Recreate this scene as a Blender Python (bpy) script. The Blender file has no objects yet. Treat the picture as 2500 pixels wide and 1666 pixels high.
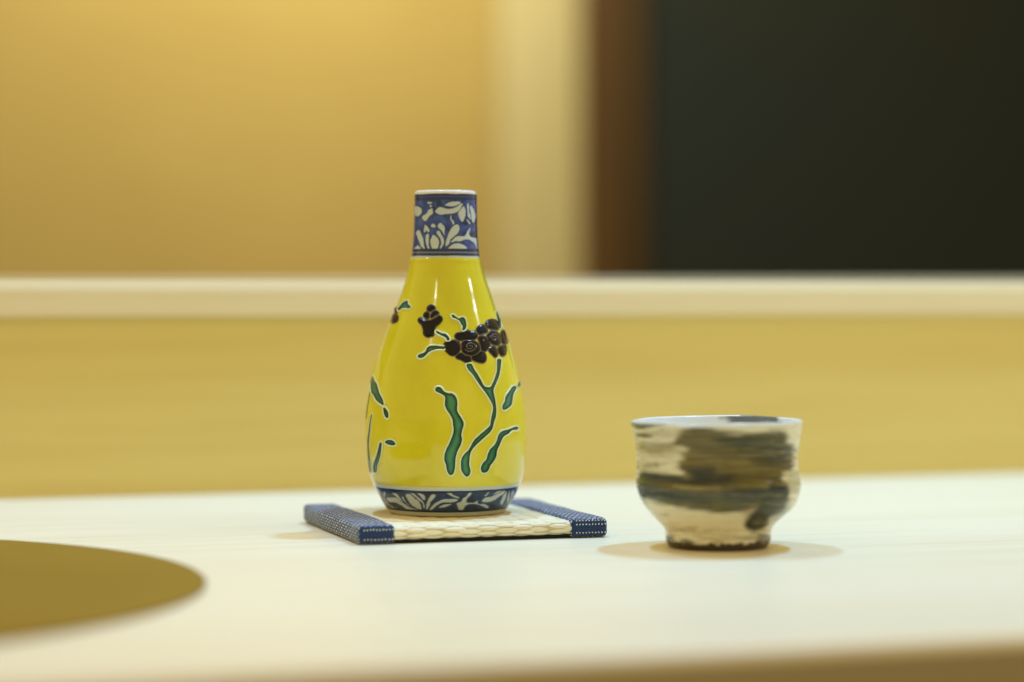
import bpy, bmesh, math, random
import numpy as np
from mathutils import Vector, Matrix
from mathutils.geometry import delaunay_2d_cdt

random.seed(7)
scene = bpy.context.scene

# ------------------------------------------------------------------ camera
F, YH, CX, HC = 5800.0, 715.0, 1250.0, 0.101     # focal length in photo px, horizon row, centre column, eye height over the counter
ANG = math.radians(17.6)                          # the counter runs away to the right
cam_d = bpy.data.cameras.new('camera')
cam = bpy.data.objects.new('camera', cam_d)
scene.collection.objects.link(cam)
cam.location = (0, 0, HC)
cam.rotation_euler = (math.radians(90), 0, 0)
cam_d.sensor_width = 36
cam_d.lens = F / 2500 * 36
cam_d.shift_y = -(833 - YH) / 2500
cam_d.clip_start = 0.05
cam_d.clip_end = 50
cam_d.dof.use_dof = True
cam_d.dof.focus_distance = 0.985
cam_d.dof.aperture_fstop = 3.0
scene.camera = cam

# ------------------------------------------------------------------ ambient room light
world = bpy.data.worlds.new('World')
scene.world = world
world.use_nodes = True
wn, wl = world.node_tree.nodes, world.node_tree.links
bg = wn['Background']
tc = wn.new('ShaderNodeTexCoord')
sx = wn.new('ShaderNodeSeparateXYZ')
wl.new(tc.outputs['Generated'], sx.inputs[0])
mr = wn.new('ShaderNodeMapRange')
mr.inputs['From Min'].default_value = -1.0
mr.inputs['From Max'].default_value = 1.0
wl.new(sx.outputs['Z'], mr.inputs['Value'])
rp = wn.new('ShaderNodeValToRGB')
# dark floor, lit walls at eye level, a dimmer ceiling
ROOM = ((0.0, (0.06, 0.035, 0.012)), (0.42, (0.12, 0.075, 0.03)), (0.56, (0.86, 0.65, 0.28)), (0.75, (0.80, 0.595, 0.245)), (1.0, (0.56, 0.41, 0.16)))
for p_, c_ in ROOM[2:]:
    rp.color_ramp.elements.new(p_)
for i, (p_, c_) in enumerate(ROOM):
    rp.color_ramp.elements[i].position = p_
    rp.color_ramp.elements[i].color = (*c_, 1)
wl.new(mr.outputs[0], rp.inputs[0])
wl.new(rp.outputs[0], bg.inputs['Color'])
bg.inputs['Strength'].default_value = 0.86

# ------------------------------------------------------------------ lamps: small downlights in a row over the counter
def spot(name, loc, color, power, radius=0.022, angle=110, target=None):
    d = bpy.data.lights.new(name, 'SPOT')
    d.energy = power
    d.color = color
    d.shadow_soft_size = radius
    d.spot_size = math.radians(angle)
    d.spot_blend = 0.9
    o = bpy.data.objects.new(name, d)
    scene.collection.objects.link(o)
    o.location = loc
    if target is not None:
        o.rotation_euler = (Vector(target) - Vector(loc)).to_track_quat('-Z', 'Y').to_euler()
    return o

spot('downlight', (0.33, 1.225, 1.06), (0.235, 0.57, 1.0), 34)
spot('downlight', (-0.175, 1.195, 1.06), (0.36, 0.62, 1.0), 23)
spot('downlight', (-0.75, 0.98, 1.06), (1.0, 0.9, 0.7), 4)
spot('downlight', (0.95, 1.32, 1.06), (1.0, 0.93, 0.8), 1.5)
# ceiling lamps on the guests' side, farther off
spot('ceiling_lamp', (1.70, 0.72, 1.17), (0.95, 0.95, 0.95), 10, 0.02, 60, (0.0, 1.0, 0.05))
spot('ceiling_lamp', (-0.90, -0.60, 1.50), (1.0, 0.93, 0.8), 4, 0.03, 60, (0.0, 1.0, 0.05))
# ceiling wash on the wall behind
wd = bpy.data.lights.new('wall_washer', 'AREA')
wd.shape = 'RECTANGLE'
wd.size, wd.size_y = 0.5, 0.16
wd.energy = 11.5
wd.color = (1.0, 0.92, 0.58)
wo = bpy.data.objects.new('wall_washer', wd)
scene.collection.objects.link(wo)

scene.view_settings.view_transform = 'Standard'
scene.view_settings.look = 'None'
scene.view_settings.exposure = 0.20
scene.view_settings.gamma = 1.0
scene.view_settings.use_curve_mapping = False
scene.cycles.max_bounces = 10
scene.cycles.caustics_reflective = False
scene.cycles.caustics_refractive = False
scene.cycles.sample_clamp_indirect = 4.0

# ------------------------------------------------------------------ helpers
C = scene.collection

def srgb(r, g, b):
    f = lambda c: (c / 255 / 12.92) if c / 255 <= 0.04045 else ((c / 255 + 0.055) / 1.055) ** 2.4
    return np.array([f(r), f(g), f(b)])

def mat(name, color=(0.8, 0.8, 0.8), rough=0.5, spec=0.5, coat=0.0):
    m = bpy.data.materials.new(name)
    m.use_nodes = True
    b = m.node_tree.nodes['Principled BSDF']
    b.inputs['Base Color'].default_value = (*color, 1)
    b.inputs['Roughness'].default_value = rough
    b.inputs['Specular IOR Level'].default_value = spec
    b.inputs['Coat Weight'].default_value = coat
    b.inputs['Coat Roughness'].default_value = 0.04
    return m, m.node_tree.nodes, m.node_tree.links, b

def noise(n, l, scale, detail=4, vec=None, rough=0.55):
    t = n.new('ShaderNodeTexNoise')
    t.inputs['Scale'].default_value = scale
    t.inputs['Detail'].default_value = detail
    t.inputs['Roughness'].default_value = rough
    if vec is not None:
        l.new(vec, t.inputs['Vector'])
    return t

def ramp(n, l, src, stops):
    r = n.new('ShaderNodeValToRGB')
    e = r.color_ramp.elements
    while len(e) < len(stops):
        e.new(0.5)
    for i, (p, c) in enumerate(stops):
        e[i].position = p
        e[i].color = (*c, 1)
    l.new(src, r.inputs[0])
    return r

def objvec(n, l, sc=(1, 1, 1), kind='Object'):
    t = n.new('ShaderNodeTexCoord')
    m = n.new('ShaderNodeMapping')
    m.inputs['Scale'].default_value = sc
    l.new(t.outputs[kind], m.inputs['Vector'])
    return m.outputs[0]

def bump(n, l, b, height, strength=0.2, dist=0.0005):
    k = n.new('ShaderNodeBump')
    k.inputs['Strength'].default_value = strength
    k.inputs['Distance'].default_value = dist
    l.new(height, k.inputs['Height'])
    l.new(k.outputs[0], b.inputs['Normal'])
    return k

def link_mesh(name, verts, faces, material, parent=None, smooth=True):
    me = bpy.data.meshes.new(name)
    me.from_pydata([tuple(v) for v in verts], [], faces)
    me.materials.append(material)
    if smooth:
        me.polygons.foreach_set('use_smooth', [True] * len(me.polygons))
    me.update()
    o = bpy.data.objects.new(name, me)
    C.objects.link(o)
    o.parent = parent
    return o

def link_bm(name, bm, material, parent=None, smooth=True):
    me = bpy.data.meshes.new(name)
    bm.to_mesh(me)
    bm.free()
    me.materials.append(material)
    if smooth:
        me.polygons.foreach_set('use_smooth', [True] * len(me.polygons))
    o = bpy.data.objects.new(name, me)
    C.objects.link(o)
    o.parent = parent
    return o

def thing(name, label, cat, loc=(0, 0, 0), rz=0.0):
    o = bpy.data.objects.new(name, None)
    C.objects.link(o)
    o.location = loc
    o.rotation_euler = (0, 0, rz)
    o.empty_display_size = 0.02
    o['label'] = label
    o['category'] = cat
    return o

def bevel_box(x0, x1, y0, y1, z0, z1, r, seg=3):
    bm = bmesh.new()
    bmesh.ops.create_cube(bm, size=1)
    for v in bm.verts:
        v.co = Vector(((x0 + x1) / 2 + v.co.x * (x1 - x0), (y0 + y1) / 2 + v.co.y * (y1 - y0), (z0 + z1) / 2 + v.co.z * (z1 - z0)))
    if r > 0:
        bmesh.ops.bevel(bm, geom=list(bm.edges), offset=r, segments=seg, profile=0.5, affect='EDGES')
    return bm

def grid_faces(nr, nc, closed=True):
    f = []
    for i in range(nr - 1):
        for j in range(nc if closed else nc - 1):
            j2 = (j + 1) % nc
            f.append((i * nc + j, i * nc + j2, (i + 1) * nc + j2, (i + 1) * nc + j))
    return f

def catmull(pts, sub=4, closed=True):
    P = np.array(pts, float)
    n = len(P)
    out = []
    rng = range(n) if closed else range(n - 1)
    for i in rng:
        if closed:
            p0, p1, p2, p3 = P[(i - 1) % n], P[i], P[(i + 1) % n], P[(i + 2) % n]
        else:
            p0, p1, p2, p3 = P[max(i - 1, 0)], P[i], P[i + 1], P[min(i + 2, n - 1)]
        for k in range(sub):
            t = k / sub
            out.append(0.5 * (2 * p1 + (p2 - p0) * t + (2 * p0 - 5 * p1 + 4 * p2 - p3) * t * t + (3 * p1 - p0 - 3 * p2 + p3) * t ** 3))
    if not closed:
        out.append(P[-1])
    return np.array(out)

def sdist(px, py, poly):
    """signed distance, positive inside"""
    P = np.asarray(poly, float)
    x0, y0 = P.min(0) - 60
    x1, y1 = P.max(0) + 60
    res = np.full(px.shape, -60.0)
    sel = (px > x0) & (px < x1) & (py > y0) & (py < y1)
    if not sel.any():
        return res
    x, y = px[sel], py[sel]
    d = np.full(x.shape, 1e18)
    ins = np.zeros(x.shape, bool)
    n = len(P)
    for i in range(n):
        a, b = P[i], P[(i + 1) % n]
        e = b - a
        L = (e ** 2).sum() + 1e-12
        t = np.clip(((x - a[0]) * e[0] + (y - a[1]) * e[1]) / L, 0, 1)
        d = np.minimum(d, (x - a[0] - t * e[0]) ** 2 + (y - a[1] - t * e[1]) ** 2)
        if a[1] != b[1]:
            c = ((a[1] > y) != (b[1] > y)) & (x < (b[0] - a[0]) * (y - a[1]) / (b[1] - a[1]) + a[0])
            ins ^= c
    d = np.sqrt(d)
    res[sel] = np.where(ins, d, -d)
    return res

_rng = np.random.RandomState(3)
_lat = _rng.rand(256, 256)
def vnoise(x, y):
    xi, yi = np.floor(x).astype(int), np.floor(y).astype(int)
    fx, fy = x - xi, y - yi
    fx, fy = fx * fx * (3 - 2 * fx), fy * fy * (3 - 2 * fy)
    g = lambda a, b: _lat[a % 256, b % 256]
    return (g(xi, yi) * (1 - fx) + g(xi + 1, yi) * fx) * (1 - fy) + (g(xi, yi + 1) * (1 - fx) + g(xi + 1, yi + 1) * fx) * fy - 0.5

def fbm(x, y, o=3):
    return sum(vnoise(x * 2 ** k + 17 * k, y * 2 ** k + 31 * k) / 2 ** k for k in range(o))

def sstep(a, b, x):
    t = np.clip((x - a) / (b - a), 0, 1)
    return t * t * (3 - 2 * t)

# frame of the counter: u along it, v away from the guest
U = np.array([math.cos(ANG), math.sin(ANG)])
V = np.array([-math.sin(ANG), math.cos(ANG)])

# ------------------------------------------------------------------ wood and wall materials
def wood(name, light, dark, rough=0.42, grain=1.0):
    m, n, l, b = mat(name, light, rough, 0.35)
    v = objvec(n, l, (1.6, 38, 38))
    t = noise(n, l, 3.0, 6, v)
    v2 = objvec(n, l, (5, 420, 420))
    t2 = noise(n, l, 2.0, 3, v2)
    v3 = objvec(n, l, (1.2, 5, 5))
    t3 = noise(n, l, 1.5, 3, v3)
    a = n.new('ShaderNodeMath'); a.operation = 'MULTIPLY_ADD'
    l.new(t2.outputs[0], a.inputs[0]); a.inputs[1].default_value = 0.35
    l.new(t.outputs[0], a.inputs[2])
    a2 = n.new('ShaderNodeMath'); a2.operation = 'MULTIPLY_ADD'
    l.new(t3.outputs[0], a2.inputs[0]); a2.inputs[1].default_value = 0.6
    l.new(a.outputs[0], a2.inputs[2])
    mid = tuple((np.array(light) + np.array(dark)) / 2)
    r = ramp(n, l, a2.outputs[0], [(0.62, dark), (0.95, mid), (1.25, light)])
    r.color_ramp.elements[2].position = 1.0
    r.color_ramp.elements[1].position = 0.85
    l.new(r.outputs[0], b.inputs['Base Color'])
    bump(n, l, b, t2.outputs[0], 0.12 * grain, 0.0003)
    return m

M_counter = wood('counter_wood', (0.845, 0.78, 0.59), (0.76, 0.67, 0.46), 0.40)
M_riser = wood('riser_wood', (0.70, 0.555, 0.18), (0.65, 0.50, 0.15), 0.5)
M_ledge = wood('ledge_wood', (0.80, 0.70, 0.46), (0.74, 0.62, 0.38), 0.5)

# ------------------------------------------------------------------ counter
# local frame: x along the counter, y away from the guest, origin under the back edge in front of the camera
BACK = np.array([0.0, 1.241])
counter = thing('counter', 'pale wood bar counter with a raised ledge along its back', 'counter', (BACK[0], BACK[1], 0), ANG)
FRONT = -0.558
bm = bmesh.new()
prof = [(0.0, 0.0), (FRONT + 0.004, 0.0)]
for k in range(1, 5):
    a = k / 4 * math.pi / 2
    prof.append((FRONT + 0.004 - 0.004 * math.sin(a), -0.004 + 0.004 * math.cos(a)))
prof += [(FRONT + 0.03, -0.045), (0.0, -0.045)]
def extrude(prof, x0, x1):
    bm = bmesh.new()
    a = [bm.verts.new((x0, y, z)) for y, z in prof]
    b = [bm.verts.new((x1, y, z)) for y, z in prof]
    n = len(prof)
    for i in range(n):
        j = (i + 1) % n
        bm.faces.new((a[i], a[j], b[j], b[i]))
    bm.faces.new(a[::-1]); bm.faces.new(b)
    bmesh.ops.recalc_face_normals(bm, faces=bm.faces)
    return bm
X0, X1 = -1.3, 1.5
link_bm('counter_top', extrude(prof, X0, X1), M_counter, counter, smooth=False)
link_bm('riser_board', extrude([(0.0, -0.045), (0.0, 0.0925), (0.02, 0.0925), (0.02, -0.045)], X0, X1), M_riser, counter, smooth=False)
LIP = -0.004
lp = [(LIP, 0.0893), (LIP, 0.1025), (LIP + 0.0019, 0.1081), (0.60, 0.1081), (0.60, 0.0926), (-0.0005, 0.0926), (-0.0005, 0.0893)]
link_bm('ledge_cap', extrude(lp, X0, X1), M_ledge, counter, smooth=False)

# ------------------------------------------------------------------ background, about two metres behind the counter
VB = 1.75                                         # distance of the wall behind the back edge, along v
def wall_u(px, v=VB):
    """where the sight line through a photo column meets the plane at distance v behind the counter"""
    d = np.array([(px - CX) / F, 1.0])
    t = (BACK + v * V).dot(V) / d.dot(V)
    return (d * t - BACK).dot(U)
def structure(name, bm, m):
    o = link_bm(name, bm, m, None, smooth=False)
    o.location = (BACK[0], BACK[1], 0)
    o.rotation_euler = (0, 0, ANG)
    o['kind'] = 'structure'
    return o
m, n, l, b = mat('wall_plaster', (0.66, 0.50, 0.22), 0.8, 0.2)
t = noise(n, l, 3.0, 4, objvec(n, l))
r = ramp(n, l, t.outputs[0], [(0.3, (0.45, 0.345, 0.135)), (0.7, (0.50, 0.395, 0.165))])
l.new(r.outputs[0], b.inputs['Base Color'])
M_wall = m
m, n, l, b = mat('post_wood', (0.66, 0.55, 0.31), 0.6, 0.3)
t = noise(n, l, 2.0, 4, objvec(n, l, (30, 30, 1.5)))
r = ramp(n, l, t.outputs[0], [(0.3, (0.49, 0.44, 0.27)), (0.7, (0.55, 0.50, 0.32))])
l.new(r.outputs[0], b.inputs['Base Color'])
M_post = m
m, n, l, b = mat('dark_frame_wood', (0.13, 0.065, 0.028), 0.6, 0.25)
t = noise(n, l, 2.0, 4, objvec(n, l, (40, 40, 2)))
r = ramp(n, l, t.outputs[0], [(0.3, (0.095, 0.052, 0.024)), (0.7, (0.145, 0.08, 0.036))])
l.new(r.outputs[0], b.inputs['Base Color'])
M_frame = m
m, n, l, b = mat('dark_wall_plaster', (0.030, 0.034, 0.026), 0.85, 0.1)
t = noise(n, l, 1.6, 2, objvec(n, l))
r = ramp(n, l, t.outputs[0], [(0.35, (0.028, 0.032, 0.025)), (0.65, (0.024, 0.031, 0.036))])
l.new(r.outputs[0], b.inputs['Base Color'])
M_dark = m
uA, uB, uC = wall_u(1205), wall_u(1405), wall_u(1585)
structure('wall_back', bevel_box(-2.2, uA, VB, VB + 0.08, -0.9, 1.3, 0), M_wall)
structure('wall_dark', bevel_box(uC, 2.6, VB + 0.03, VB + 0.10, -0.9, 1.3, 0), M_dark)
post = link_bm('wall_post', bevel_box(uA + 0.001, uB - 0.001, VB - 0.035, VB + 0.05, -0.9, 1.3, 0.012, 4), M_post, None)
frame = thing('door_frame', 'narrow dark brown wooden frame beside the pale post', 'frame')
uM = wall_u(1480)
link_bm('frame_face', bevel_box(uB + 0.001, uM, VB - 0.01, VB + 0.06, -0.9, 1.3, 0.004, 2), M_frame, frame)
M_frame_step = mat('dark_frame_step', (0.075, 0.046, 0.022), 0.7, 0.2)[0]
link_bm('frame_dark_step', bevel_box(uM + 0.0005, uC - 0.001, VB + 0.012, VB + 0.06, -0.9, 1.3, 0.004, 2), M_frame_step, frame)  # darker strip added so the brown steps down towards the dark wall
for o in (post, frame):
    o.location = (BACK[0], BACK[1], 0)
    o.rotation_euler = (0, 0, ANG)
post['label'] = 'pale wooden post between the tan wall and the brown frame'
post['category'] = 'post'
frame['label'] = 'narrow dark brown wooden frame beside the pale post'
frame['category'] = 'frame'
wp = BACK + U * wall_u(700) + V * (VB - 0.50)
wo.location = (wp[0], wp[1], 1.12)
tgt = BACK + U * wall_u(700) + V * VB
wo.rotation_euler = (Vector((tgt[0], tgt[1], 0.55)) - wo.location).to_track_quat('-Z', 'Y').to_euler()

# ------------------------------------------------------------------ flat round tan disc on the counter
m, n, l, b = mat('disc_surface', (0.3, 0.2, 0.03), 0.85, 0.05)
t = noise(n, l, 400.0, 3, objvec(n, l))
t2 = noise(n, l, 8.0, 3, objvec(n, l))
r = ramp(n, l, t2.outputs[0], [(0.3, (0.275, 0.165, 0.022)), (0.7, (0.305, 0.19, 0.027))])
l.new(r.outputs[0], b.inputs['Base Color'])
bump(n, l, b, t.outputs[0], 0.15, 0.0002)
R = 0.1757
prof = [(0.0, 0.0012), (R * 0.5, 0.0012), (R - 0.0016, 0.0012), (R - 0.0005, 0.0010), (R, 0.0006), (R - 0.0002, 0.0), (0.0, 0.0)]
NS = 128
verts = [(rr * math.cos(2 * math.pi * j / NS), rr * math.sin(2 * math.pi * j / NS), z) for rr, z in prof[1:-1] for j in range(NS)]
faces = grid_faces(len(prof) - 2, NS)
c0 = len(verts); verts.append((0, 0, 0.0012))
faces += [(c0, j, (j + 1) % NS) for j in range(NS)]
k0 = (len(prof) - 3) * NS
faces.append(tuple(k0 + j for j in range(NS)))
mo = link_mesh('round_disc', verts, faces, m)
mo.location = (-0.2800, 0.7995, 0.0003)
mo['label'] = 'flat round tan brown disc lying on the counter'
mo['category'] = 'mat'

# ------------------------------------------------------------------ coaster
HT = 0.0072                                      # height of the coaster's top
CW, CD = 0.106, 0.102
BL, BR = 0.0152, 0.0158                          # widths of the two cloth bands
cc = np.array([-0.0614, 0.949]) + U * CW / 2 + V * CD / 2
coaster = thing('coaster', 'square woven rush coaster edged with blue cloth under the yellow bottle', 'coaster', (cc[0], cc[1], 0), ANG)
m, n, l, b = mat('rush_straw', (0.8, 0.75, 0.6), 0.5, 0.35)
oi = n.new('ShaderNodeObjectInfo')
t = noise(n, l, 1.0, 4, objvec(n, l, (120, 2200, 2200)))
ad = n.new('ShaderNodeMath'); ad.operation = 'MULTIPLY_ADD'
l.new(oi.outputs['Random'], ad.inputs[0]); ad.inputs[1].default_value = 0.4
l.new(t.outputs[0], ad.inputs[2])
r = ramp(n, l, ad.outputs[0], [(0.35, (0.76, 0.66, 0.40)), (0.75, (0.84, 0.77, 0.54)), (1.0, (0.87, 0.83, 0.65))])
l.new(r.outputs[0], b.inputs['Base Color'])
bump(n, l, b, t.outputs[0], 0.2, 0.0002)
M_rush = m
m, n, l, b = mat('rush_gap', (0.60, 0.49, 0.27), 0.8, 0.1)
M_rushbed = m
m, n, l, b = mat('backing_cloth', (0.018, 0.026, 0.035), 0.9, 0.1)
M_back = m
xa, xb = -CW / 2 + BL, CW / 2 - BR
ztop, zbot, rr = HT - 0.00045, 0.0016, 0.0026
yf, yb = -CD / 2 + 0.0006, CD / 2 - 0.0006
path = []                                        # section of the rush mat: back to front over the top, round the nose, under
for y in np.linspace(yb - rr, yf + rr, 60):
    path.append((y, ztop))
hh = (ztop - zbot) / 2
for k in range(1, 17):
    a = k / 16 * math.pi
    path.append((yf + rr - rr * math.sin(a), ztop - hh + hh * math.cos(a)))
path = np.array(path)
sec = [tuple(p) for p in path] + [(yb - rr, zbot)]
bed = link_bm('rush_bed', extrude(sec, xa - 0.001, xb + 0.001), M_rushbed, coaster, smooth=False)
link_bm('backing', bevel_box(-CW / 2 + 0.004, CW / 2 - 0.004, -CD / 2 + 0.0022, CD / 2 - 0.0022, 0.0, 0.0021, 0.0006, 2), M_back, coaster)
# strands: pointed floats of rush, two rows staggered
SL, SW, SH = 0.0118, 0.00185, 0.00045
def strand_mesh(name):
    vs, fs = [], []
    nx, ny = 8, 4
    for i in range(nx + 1):
        t = i / nx * 2 - 1
        w = SW / 2 * max(0.0, 1 - abs(t) ** 2.2) + 0.00006
        h = SH * max(0.0, 1 - abs(t) ** 2.4)
        for j in range(ny + 1):
            a = -1 + 2 * j / ny
            vs.append((t * SL / 2, a * w, h * math.sqrt(max(0, 1 - a * a)) - 0.0001 - 0.00012 * abs(t)))
    for i in range(nx):
        for j in range(ny):
            k = i * (ny + 1) + j
            fs.append((k, k + ny + 1, k + ny + 2, k + 1))
    return vs, fs
svs, sfs = strand_mesh('s')
sme = bpy.data.meshes.new('rush_strand')
sme.from_pydata(svs, [], sfs)
sme.materials.append(M_rush)
sme.polygons.foreach_set('use_smooth', [True] * len(sme.polygons))
seg = np.r_[0, np.cumsum(np.hypot(*np.diff(path, axis=0).T))]
S_total = seg[-1]
PER, ROW = 0.0150, 0.00118
strands = []
s, k = S_total - 0.0004, 0
while s > 0.001:
    y = np.interp(s, seg, path[:, 0]); z = np.interp(s, seg, path[:, 1])
    y2 = np.interp(s - 0.0006, seg, path[:, 0]); z2 = np.interp(s - 0.0006, seg, path[:, 1])
    y1 = np.interp(min(s + 0.0006, S_total), seg, path[:, 0]); z1 = np.interp(min(s + 0.0006, S_total), seg, path[:, 1])
    ty, tz = y1 - y2, z1 - z2
    nrm = Vector((0, tz, -ty)).normalized()
    if nrm.dot(Vector((0, y - 0.0 * y, z - (ztop - hh)))) < 0 and abs(tz) > abs(ty):
        nrm = -nrm
    if abs(ty) >= abs(tz) and z > ztop - hh and nrm.z < 0:
        nrm = -nrm
    if abs(ty) >= abs(tz) and z < ztop - hh and nrm.z > 0:
        nrm = -nrm
    x = xa + (0.25 + 0.5 * (k % 2)) * PER - PER * 0.62 + random.uniform(-.0006, .0006)
    tang = Vector((1, 0, 0))
    side = nrm.cross(tang)
    while x < xb + SL * 0.3:
        if x > xa - SL * 0.3:
            jx = x + random.uniform(-.0007, .0007)
            M = Matrix((tang, side, nrm)).transposed().to_4x4()
            lim0, lim1 = xa - 0.0035, xb + 0.0035
            jx = min(max(jx, lim0 + 0.0), lim1)
            M.translation = Vector((jx, y, z)) + nrm * 0.00006 * random.uniform(-1, 1.0)
            sc = Matrix.Diagonal((random.uniform(.92, 1.06), random.uniform(.92, 1.06), random.uniform(.85, 1.0), 1))
            strands.append(M @ Matrix.Rotation(random.uniform(-.012, .012), 4, 'Z') @ sc)
        x += PER
    s -= ROW
    k += 1
NIND = 300
for M in strands[:NIND]:
    o = bpy.data.objects.new('rush_strand', sme)
    C.objects.link(o)
    o.parent = coaster
    o.matrix_local = M
vs, fs = [], []
for M in strands[NIND:]:
    k0 = len(vs)
    vs += [M @ Vector(v) for v in svs]
    fs += [tuple(k0 + i for i in f) for f in sfs]
o = link_mesh('rush_weave', vs, fs, M_rush, coaster)
o['kind'] = 'stuff'

# cloth bands with white running stitches
m, n, l, b = mat('indigo_cloth', (0.04, 0.08, 0.2), 0.85, 0.15)
uv = n.new('ShaderNodeUVMap'); uv.uv_map = 'cloth'
br = n.new('ShaderNodeTexBrick')
l.new(uv.outputs[0], br.inputs['Vector'])
br.offset = 0.5
br.inputs['Scale'].default_value = 1.0
br.inputs['Brick Width'].default_value = 1.3
br.inputs['Row Height'].default_value = 1.15
br.inputs['Mortar Size'].default_value = 0.30
br.inputs['Mortar Smooth'].default_value = 0.35
t = noise(n, l, 0.9, 3, uv.outputs[0])
t2 = noise(n, l, 9.0, 2, uv.outputs[0])
at = n.new('ShaderNodeAttribute'); at.attribute_name = 'dash'
inv = n.new('ShaderNodeMath'); inv.operation = 'SUBTRACT'; inv.inputs[0].default_value = 1.0
l.new(br.outputs['Fac'], inv.inputs[1])
mp = n.new('ShaderNodeMapRange'); mp.inputs[1].default_value = 0.30; mp.inputs[2].default_value = 0.66
l.new(t.outputs[0], mp.inputs[0])
q1 = n.new('ShaderNodeMath'); q1.operation = 'MULTIPLY'
l.new(inv.outputs[0], q1.inputs[0]); l.new(mp.outputs[0], q1.inputs[1])
q2 = n.new('ShaderNodeMath'); q2.operation = 'MULTIPLY'
l.new(q1.outputs[0], q2.inputs[0]); l.new(at.outputs['Fac'], q2.inputs[1])
base = ramp(n, l, t2.outputs[0], [(0.3, (0.010, 0.026, 0.085)), (0.7, (0.032, 0.072, 0.20))])
mx = n.new('ShaderNodeMix'); mx.data_type = 'RGBA'
l.new(q2.outputs[0], mx.inputs[0]); l.new(base.outputs[0], mx.inputs[6])
mx.inputs[7].default_value = (0.74, 0.78, 0.78, 1)
l.new(mx.outputs[2], b.inputs['Base Color'])
b.inputs['Sheen Weight'].default_value = 0.25
hs = n.new('ShaderNodeMath'); hs.operation = 'MULTIPLY_ADD'
l.new(t2.outputs[0], hs.inputs[0]); hs.inputs[1].default_value = 0.35; l.new(q1.outputs[0], hs.inputs[2])
bump(n, l, b, hs.outputs[0], 0.8, 0.0005)
M_cloth = m
M_thread = mat('white_thread', (0.74, 0.74, 0.66), 0.7, 0.2)[0]

def band(x0, x1, y0, y1):
    bm = bmesh.new()
    # section along y with rounded nose, slightly puffed
    bmesh.ops.create_cube(bm, size=1)
    for v in bm.verts:
        v.co = Vector(((x0 + x1) / 2 + v.co.x * (x1 - x0), (y0 + y1) / 2 + v.co.y * (y1 - y0), 0.0002 + (v.co.z + 0.5) * (HT + 0.0006)))
    bmesh.ops.bevel(bm, geom=list(bm.edges), offset=0.0021, segments=4, profile=0.55, affect='EDGES')
    long_e = [e for e in bm.edges if abs(e.verts[0].co.y - e.verts[1].co.y) > 0.03]
    bmesh.ops.subdivide_edges(bm, edges=long_e, cuts=40, use_grid_fill=True)
    for v in bm.verts:
        w = vnoise(np.array([v.co.y * 90 + 3]), np.array([v.co.x * 90 + v.co.z * 60]))[0]
        v.co.x += w * 0.0005
        v.co.z += w * 0.0003 * (1 if v.co.z > 0.002 else 0)
    uvl = bm.loops.layers.uv.new('cloth')
    dl = bm.loops.layers.float_color.new('dash')
    for f in bm.faces:
        nx, ny, nz = abs(f.normal.x), abs(f.normal.y), abs(f.normal.z)
        for lo in f.loops:
            c = lo.vert.co * 1000
            if ny > 0.6:
                lo[uvl].uv = (c.x, c.z); d = 0.0
            else:
                arc = c.x if nz > nx else (c.z + (20 if f.normal.x > 0 else -20))
                lo[uvl].uv = (c.y * 0.28, arc); d = 1.0
            lo[dl] = (d, d, d, 1)
    return bm
def stitches(x0, x1, y, z, count, parent, nrm=(0, -1, 0.15), amp=0.00008):
    vs, fs = [], []
    step = (x1 - x0) / count
    for i in range(count):
        cx = x0 + (i + 0.5) * step + random.uniform(-.00008, .00008)
        cz = z + random.uniform(-1, 1) * amp
        hw, hz = step * random.uniform(.20, .27), 0.00030
        k0 = len(vs)
        for a in range(5):
            u = -1 + a / 2
            for bb in range(6):
                an = bb / 6 * 2 * math.pi
                s_ = math.sqrt(max(0.12, 1 - u * u * 0.9))
                vs.append((cx + u * hw, y - 0.00001 + 0.00012 * s_ * math.sin(an) * -1, cz + hz * s_ * math.cos(an)))
        for a in range(4):
            for bb in range(6):
                b2 = (bb + 1) % 6
                fs.append((k0 + a * 6 + bb, k0 + a * 6 + b2, k0 + (a + 1) * 6 + b2, k0 + (a + 1) * 6 + bb))
        fs.append(tuple(k0 + bb for bb in range(6))[::-1]); fs.append(tuple(k0 + 24 + bb for bb in range(6)))
    o = link_mesh('stitch_row', vs, fs, M_thread, parent)
    o['kind'] = 'stuff'
    return o
YN = -CD / 2 - 0.0002
for x0, x1, rows in ((-CW / 2, xa + 0.0003, ((0.0060, 10), (0.0021, 9))), (xb - 0.0003, CW / 2, ((0.0071, 10), (0.0056, 10), (0.0022, 10)))):
    bo = link_bm('cloth_band', band(x0, x1, YN, CD / 2), M_cloth, coaster)
    for z, cnt in rows:
        zt = HT + 0.0006
        # follow the rounded nose
        dz = max(0.0, z - (zt + 0.0002 - 0.0021), 0.0023 - z)
        y = YN + (0.0021 - math.sqrt(max(0.0, 0.0021 ** 2 - dz ** 2)))
        stitches(x0 + 0.0017, x1 - 0.0006, y, z, cnt, bo)

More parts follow.
